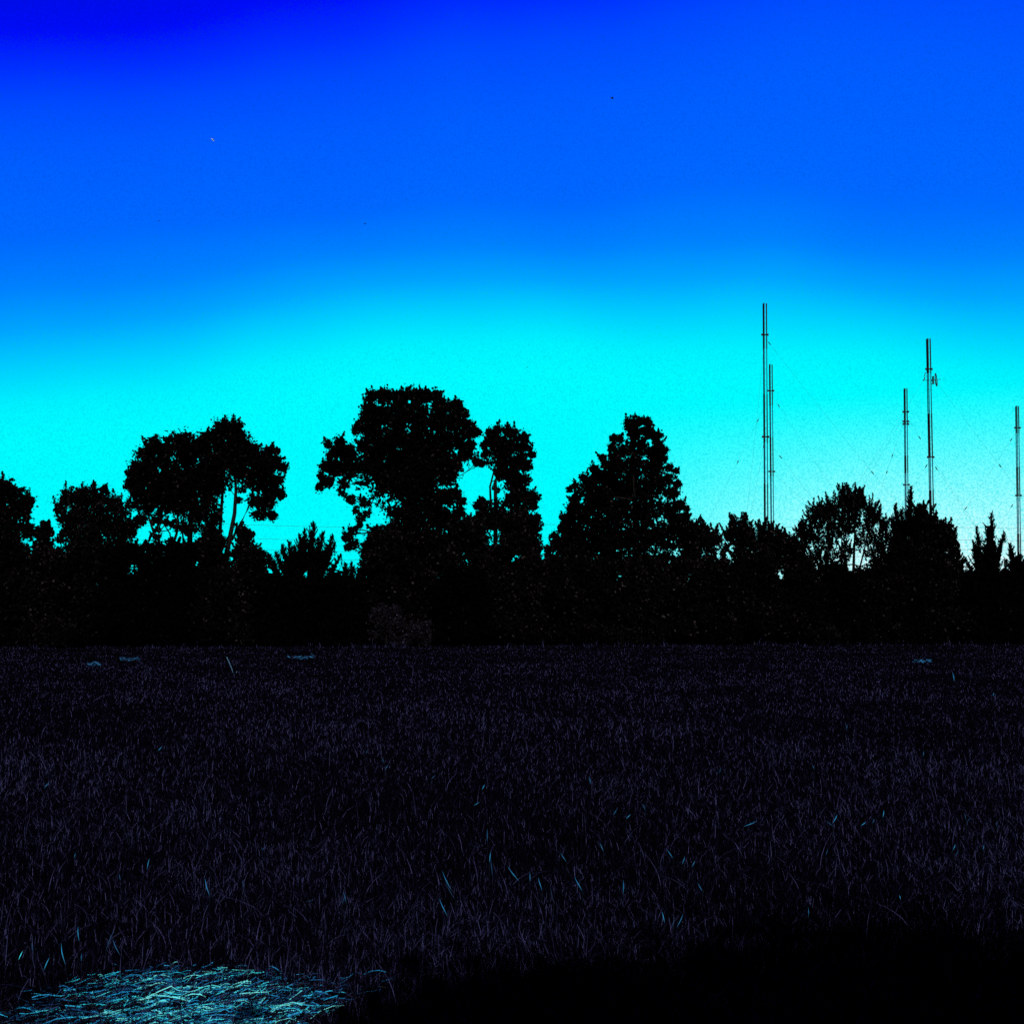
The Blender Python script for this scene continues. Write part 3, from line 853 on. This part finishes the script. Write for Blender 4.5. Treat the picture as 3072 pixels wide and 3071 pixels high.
# ------------------------------------------------------------------ grass field
def blades(d, xw, h, w, tone, lean_sd=0.35, segs=3, lean_dir=None, z0=-0.03, vary=0.0):
    n = len(d)
    base = np.stack([xw, d, np.full(n, z0)], -1)
    ang = RNG.uniform(0, 2 * math.pi, n) if lean_dir is None else lean_dir
    ln = np.abs(RNG.normal(0, lean_sd, n)) + 0.05
    ld = np.stack([np.cos(ang), np.sin(ang), np.zeros(n)], -1)
    wa = RNG.normal(0, 0.8, n)
    wd = np.stack([np.cos(wa), np.sin(wa), np.zeros(n)], -1)
    k = segs + 1
    left, right = [], []
    for i in range(k):
        t = i / segs
        c = base + np.array((0, 0, 1.0)) * (h * (t - 0.22 * ln * t * t))[:, None] + ld * (h * ln * t ** 2.0)[:, None]
        ww = (w * 0.5 * (1 - 0.88 * t ** 1.5))[:, None] * wd
        left.append(c - ww)
        right.append(c + ww)
    # strip outline as one polygon per segment
    qs = []
    for i in range(segs):
        qs.append(np.stack([left[i], right[i], right[i + 1], left[i + 1]], 1))
    q = np.concatenate(qs)
    t_ = np.tile(tone, segs)
    if vary:      # random tone along each blade, broken light painted into the colour
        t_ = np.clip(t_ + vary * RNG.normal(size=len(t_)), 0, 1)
    return q, t_


def vnoise(x, y, s, seed):
    a = np.sin(x * s + seed) * np.cos(y * s * 0.8 + seed * 1.7) + 0.6 * np.sin(x * s * 2.3 + y * s * 1.9 + seed * 3) + 0.4 * np.cos(x * s * 4.7 - y * s * 3.6 + seed)
    return a / 2.0


HOR = 1830.0
nb = 520000
drop = 80 + 1340 * RNG.random(nb) ** 1.55
d = CAM_H * F / drop
xw = RNG.uniform(-0.53, 0.53, nb) * (d + 1.0)
hgt = RNG.uniform(0.04, 0.14, nb) * (1 + 0.12 * vnoise(xw, d, 0.9, 2.0)) * np.clip(1.15 - d / 60, 0.5, 1)
wid = 0.0016 + 0.00026 * d
patch = vnoise(xw, d, 0.55, 5.0)
tone = np.clip(RNG.random(nb) ** 2.1 * (0.84 + 0.26 * patch + 0.24 * np.clip((d - 7) / 30, 0, 1)), 0, 1)
# the strip beside the straw is mown shorter
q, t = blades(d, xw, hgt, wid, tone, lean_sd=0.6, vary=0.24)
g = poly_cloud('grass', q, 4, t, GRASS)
tag(g, 'dark rough grass covering the whole field', 'grass', kind='stuff')
# long seed stalks and arching blades
nb = 5000
drop = RNG.uniform(95, 1150, nb)
d = CAM_H * F / drop
xw = RNG.uniform(-0.5, 0.5, nb) * (d + 0.5)
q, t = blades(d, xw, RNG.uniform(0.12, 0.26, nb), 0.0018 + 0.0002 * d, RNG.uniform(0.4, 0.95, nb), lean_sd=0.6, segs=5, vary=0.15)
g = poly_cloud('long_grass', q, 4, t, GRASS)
tag(g, 'long arching grass blades scattered through the field', 'grass', kind='stuff')
# weeds that break the line of the field's far edge
nb = 1820
xw = np.repeat(RNG.uniform(-27, 27, 70), 26)[:nb] + RNG.normal(0, 0.35, nb)
d = 46.2 + (xw + 24) / 48 * 5 + RNG.uniform(-0.6, 0.8, nb)
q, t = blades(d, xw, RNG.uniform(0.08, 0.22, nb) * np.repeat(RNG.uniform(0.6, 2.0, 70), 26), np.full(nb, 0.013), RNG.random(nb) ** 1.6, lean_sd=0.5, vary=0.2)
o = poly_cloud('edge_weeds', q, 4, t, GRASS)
tag(o, 'ragged weeds along the far edge of the field', 'weeds', kind='stuff')
# bleached cyan blades at the places the photograph shows, plus a thin scatter
SPOT = [(1462, 2505, 40, 0.0), (1470, 2570, 30, 0.1), (1845, 2435, 22, 0.5), (1885, 2448, 18, 0.8), (1932, 2420, 20, -0.4), (1805, 2540, 26, -0.4), (1870, 2660, 40, 0.0), (2010, 2560, 30, -0.6), (2050, 2580, 24, 0.4), (2080, 2590, 18, 0.5), (2100, 2660, 28, -0.5),
        (2250, 2470, 40, 1.2), (2505, 2455, 26, 0.5), (2490, 2470, 24, -0.9), (2590, 2470, 18, 0.9), (2620, 2462, 16, 0.4), (2650, 2440, 20, 0.2), (2905, 2458, 24, 0.6), (2895, 2448, 22, -0.2), (2862, 2540, 18, 0.4), (2870, 2558, 20, 0.5), (2950, 2540, 16, 0.3), (2990, 2470, 16, 0.2),
        (2480, 2555, 20, 0.2), (2860, 2030, 26, -0.2), (2980, 2082, 10, 0.2), (2540, 2180, 16, 0.1), (2440, 2300, 14, -0.4), (2425, 2735, 26, 0.0), (2700, 2690, 12, -0.3), (2020, 2765, 36, 0.2), (2040, 2760, 40, 0.5), (1990, 2750, 30, -0.2),
        (1540, 2620, 50, -0.7), (1620, 2650, 36, -0.3), (1655, 2680, 44, -0.2), (1590, 2630, 24, 0.0), (1735, 2650, 44, -0.5), (1690, 2570, 30, -0.6), (1340, 2640, 90, -0.5), (1350, 2670, 100, -0.55), (1330, 2720, 60, -0.4), (1475, 2600, 60, -0.1),
        (98, 2840, 26, -0.2), (140, 2890, 34, 0.35), (190, 2860, 80, -0.3), (236, 2800, 40, -0.1), (245, 2870, 26, 0.1), (330, 2820, 76, 0.35), (62, 2865, 26, 0.4), (350, 2840, 50, -0.5), (930, 2700, 24, 1.3), (1035, 2690, 34, -0.2), (1030, 2700, 30, 0.3),
        (622, 2660, 50, -0.3), (730, 2650, 22, -0.3), (790, 2545, 14, 0.6), (225, 2565, 14, 0.3), (445, 2590, 30, 0.2), (360, 2630, 20, -0.2), (1430, 2410, 20, 1.0), (1150, 2280, 20, -0.3), (1160, 2300, 14, 0.6), (1100, 2255, 12, 0.5), (480, 2245, 16, 0.8), (140, 2355, 20, 0.7),
        (2160, 2310, 16, 0.2), (2770, 2260, 14, 0.1), (1770, 2340, 22, -0.3), (1300, 2330, 18, 0.8), (1450, 2360, 16, 0.5)]
def ys_low(y):
    return y > 2780


pv, pt_ = [], []
for (x, y, ln, a) in SPOT:
    ln = min(ln, 58)
    dd = gd(y + ln * 0.5 + 55)
    s = P(x, y, dd)
    L_ = px(ln, dd)
    ax = np.array((math.sin(a), RNG.uniform(-0.3, 0.3), math.cos(a)))
    ax = ax / np.linalg.norm(ax)
    wdir = np.cross(ax, (0, 1, 0))
    wdir /= np.linalg.norm(wdir)
    ww = max(px(1.5, dd), L_ * 0.022)
    tip = s + ax * L_ * 0.55
    foot = s - ax * L_ * 0.55
    sag = np.array((0.0, -L_ * 0.12, 0.0))
    pv.append([foot, s - wdir * ww * 0.8 + sag, s + ax * L_ * .2 - wdir * ww * 0.6 + sag, tip, s + ax * L_ * .2 + wdir * ww * 0.6 + sag, s + wdir * ww * 0.8 + sag])
    pt_.append(RNG.uniform(0.12, 1.0) if ys_low(y) else RNG.uniform(0.08, 0.7))
    gz = np.array((foot[0] - 0.02, foot[1], -0.03))
    mid = (foot + gz) / 2 + np.array((0.01, 0, 0))
    pv.append([gz, gz + (0.0015, 0, 0), mid + (0.0015, 0, 0), foot + (0.0015, 0, 0), foot, mid])
    pt_.append(0.02)
o = poly_cloud('dry_grass', np.array(pv), 6, np.array(pt_), PALE)
tag(o, 'bleached bright blades scattered through the dark grass', 'dry grass', kind='stuff')

# pale scraps of dry grass on the far side of the field
TUFTS = []


def flecks(xa, xb, y, n, label, rise=0):
    out = []
    for i in range(n):
        t = (i + .5) / n
        yy = y + rise * 4 * (t - 0.5) ** 2 + RNG.uniform(-4, 4)
        dd = CAM_H * F / (yy - HOR) * 0.90
        c = P(xa + (xb - xa) * t + RNG.uniform(-4, 4), yy, dd)
        out.append(c)
    out = np.array(out)
    v = leaves(out, RNG.uniform(0.04, 0.10, n), axis=np.array((1.0, 0, 0)) + RNG.normal(size=(n, 3)) * 0.5, narrow=0.35)
    TUFTS.append(v)


flecks(360, 416, 1977, 34, 'brighter left pale tuft on the far side of the field', rise=0)
flecks(265, 296, 1990, 16, 'small pale tuft left of the brighter one near the far edge')
flecks(868, 938, 1972, 26, 'pale tuft below the wide spiky cedar', rise=-6)
flecks(2740, 2792, 1982, 22, 'pale tuft at the far right of the field')
v = np.concatenate(TUFTS)
o = poly_cloud('dry_tufts', v, 6, RNG.uniform(0, 0.5, len(v)), PALE)
tag(o, 'thin pale patches of dry grass near the far edge of the field', 'dry grass', kind='stuff')
# leaning dry stalk standing in the grass
a, b = P(704, 2034, 29), P(680, 1970, 29)
mb = MB()
mb.tube([np.array((a[0] + 0.05, 29, 0)), a, (a + b) / 2 + (0.02, 0, 0), b], [0.012, 0.012, 0.010, 0.014], 6)
o = mb.build('dry_stalk', noise_mat('stalk', (0.05, 0.12, 0.2), (0.08, 0.2, 0.3), 20))
tag(o, 'tall dry stalk leaning left alone in the field', 'stalk')

# straw heap at the lower left
def straws(ns, l0, l1, w0, w1, tone_pow, tone_add, tilt):
    xs_ = RNG.uniform(-60, 1180, ns * 4)
    ys_ = 2890 + 240 * RNG.random(ns * 4)
    top = np.interp(xs_, [-60, 130, 300, 420, 620, 720, 860, 960, 1100, 1180], [3010, 2985, 2930, 2905, 2902, 2912, 2930, 2945, 2935, 2945])
    low = np.interp(xs_, [-60, 760, 860, 960, 1060, 1180], [3200, 3200, 3110, 3030, 2990, 2960])
    dn = np.clip((ys_ - top + RNG.normal(0, 22, ns * 4)) / 50, 0, 1) * np.clip((low - ys_ + RNG.normal(0, 26, ns * 4)) / 50, 0, 1)
    streak = 0.5 + 0.5 * np.sin(ys_ * 0.17 + xs_ * 0.022 + 1.5 * np.sin(xs_ * 0.011)) * np.sin(xs_ * 0.019 + ys_ * 0.05 + 1)
    fade = np.clip(1.25 - np.abs(xs_ - 590) / 580, 0.2, 1)
    keep = RNG.random(ns * 4) < dn * (0.25 + 0.75 * streak) * fade
    xs_, ys_, streak, fade = xs_[keep][:ns], ys_[keep][:ns], streak[keep][:ns], fade[keep][:ns]
    n = len(xs_)
    hz = RNG.random(n) * 0.06 + (0.01 if l1 > 0.15 else 0)
    dd = np.array([gd(y, h) for y, h in zip(ys_, hz)])
    u = -(ys_ - 1535.5) / F
    k = dd / (math.cos(PITCH) - math.sin(PITCH) * u)
    cen = np.stack([(xs_ - 1536) / F * k, dd, hz], -1)
    ang = RNG.normal(0.25, tilt, n)
    ax = unit(np.stack([np.cos(ang), np.sin(ang), RNG.normal(0.08, 0.16, n)], -1))
    ln = RNG.uniform(l0, l1, n)
    wv = unit(np.cross(ax, np.array((0, 0.5, 1.0)) + RNG.normal(size=(n, 3)) * 0.3))
    wv2 = unit(np.cross(ax, wv))
    w = RNG.uniform(w0, w1, n)
    bow = RNG.normal(0, 0.09, n) * ln
    st = [cen + ax * (ln * t)[:, None] + wv2 * (bow * (1 - 4 * t * t))[:, None] for t in (-0.5, -0.2, 0.2, 0.5)]
    tt = np.clip(RNG.random(n) ** tone_pow * (0.6 + 0.5 * streak) * (0.55 + 0.45 * fade) + tone_add, 0, 1)
    quads, tn = [], []
    for i in range(3):
        for wa in (wv, wv2):
            quads.append(np.stack([st[i] - wa * w[:, None], st[i] + wa * w[:, None], st[i + 1] + wa * w[:, None], st[i + 1] - wa * w[:, None]], 1))
            tn.append(tt)
    return np.concatenate(quads), np.concatenate(tn)


q1, t1 = straws(8000, 0.015, 0.06, 0.0007, 0.0016, 1.1, -0.02, 1.0)
q3, t3 = straws(2000, 0.03, 0.09, 0.0009, 0.0019, 0.5, 0.15, 0.6)
q2, t2 = straws(150, 0.08, 0.17, 0.0009, 0.0016, 0.5, 0.15, 0.3)
q1, t1 = np.concatenate([q1, q3]), np.concatenate([t1, t3])
q1 = np.concatenate([q1, q2])
o = poly_cloud('straw', q1, 4, np.concatenate([t1, t2]), STRAW)
tag(o, 'bright heap of loose straw lying in the near left corner', 'straw', kind='stuff')
# dark stems standing in and before the straw
nb = 420
d = CAM_H * F / RNG.uniform(1120, 1330, nb)
xw = (RNG.uniform(-20, 900, nb) - 1536) / F * d
q, t = blades(d, xw, RNG.uniform(0.10, 0.24, nb), np.full(nb, 0.004), RNG.random(nb) * 0.2, lean_sd=0.7, segs=4)
o = poly_cloud('dark_stems', q, 4, t, GRASS)
tag(o, 'dark stems standing over the straw heap', 'stems', kind='stuff')

# ------------------------------------------------------------------ unseen foliage added behind the camera, top shaped to shade the near right field
k = math.tan(math.radians(SUN_EL))
hy = -2.4
base = np.array((6.0, hy, 0.0))
root = empty('shade_hedge', base)
tag(root, 'unseen foliage added behind the viewpoint to shade the near right', 'shade_hedge')
# the shade should reach these rows of the picture, column by column
prof = []
for (x, y) in [(0, 3500), (500, 3300), (900, 3160), (1030, 3060), (1170, 2990), (1300, 2945), (1500, 2925), (1800, 2885), (2100, 2860), (2350, 2810), (2550, 2775), (2700, 2790), (2850, 2820), (3072, 2800), (3600, 2780), (4600, 2780)]:
    gy = gd(y)
    u = -(y - 1535.5) / F
    gx = (x - 1536) / F * gy / (math.cos(PITCH) - math.sin(PITCH) * u)
    dist = (gy - hy) / math.cos(math.radians(SUN_AZ))
    prof.append((gx + dist * math.sin(math.radians(SUN_AZ)), dist * k))
prof.sort()
pxs, pzs = [p[0] for p in prof], [p[1] for p in prof]
nh = 60000
xx = RNG.uniform(pxs[0], 12, nh)
tz = np.interp(xx, pxs, pzs)
rz = RNG.random(nh)
zz = tz * rz ** 0.8 - 0.02 + np.where(RNG.random(nh) < 0.16, np.abs(RNG.normal(0, 0.16, nh)), -0.10)
pts = np.stack([xx, hy + RNG.normal(0, 0.22, nh), np.maximum(zz, 0.02)], -1)
poly_cloud('foliage', leaves(pts, RNG.uniform(0.04, 0.09, nh)), 6, tones(nh) * .7, LEAF, root, base)
mb = MB()
for i in range(12):
    xq = pxs[0] + 0.4 + i * 1.1
    th = float(np.interp(xq, pxs, pzs))
    mb.tube([(xq, hy, 0), (xq + 0.05, hy + .03, th * 0.45), (xq, hy, th * 0.8)], [0.06, 0.04, 0.02], 6)
mb.build('stems', BARK, root, base)
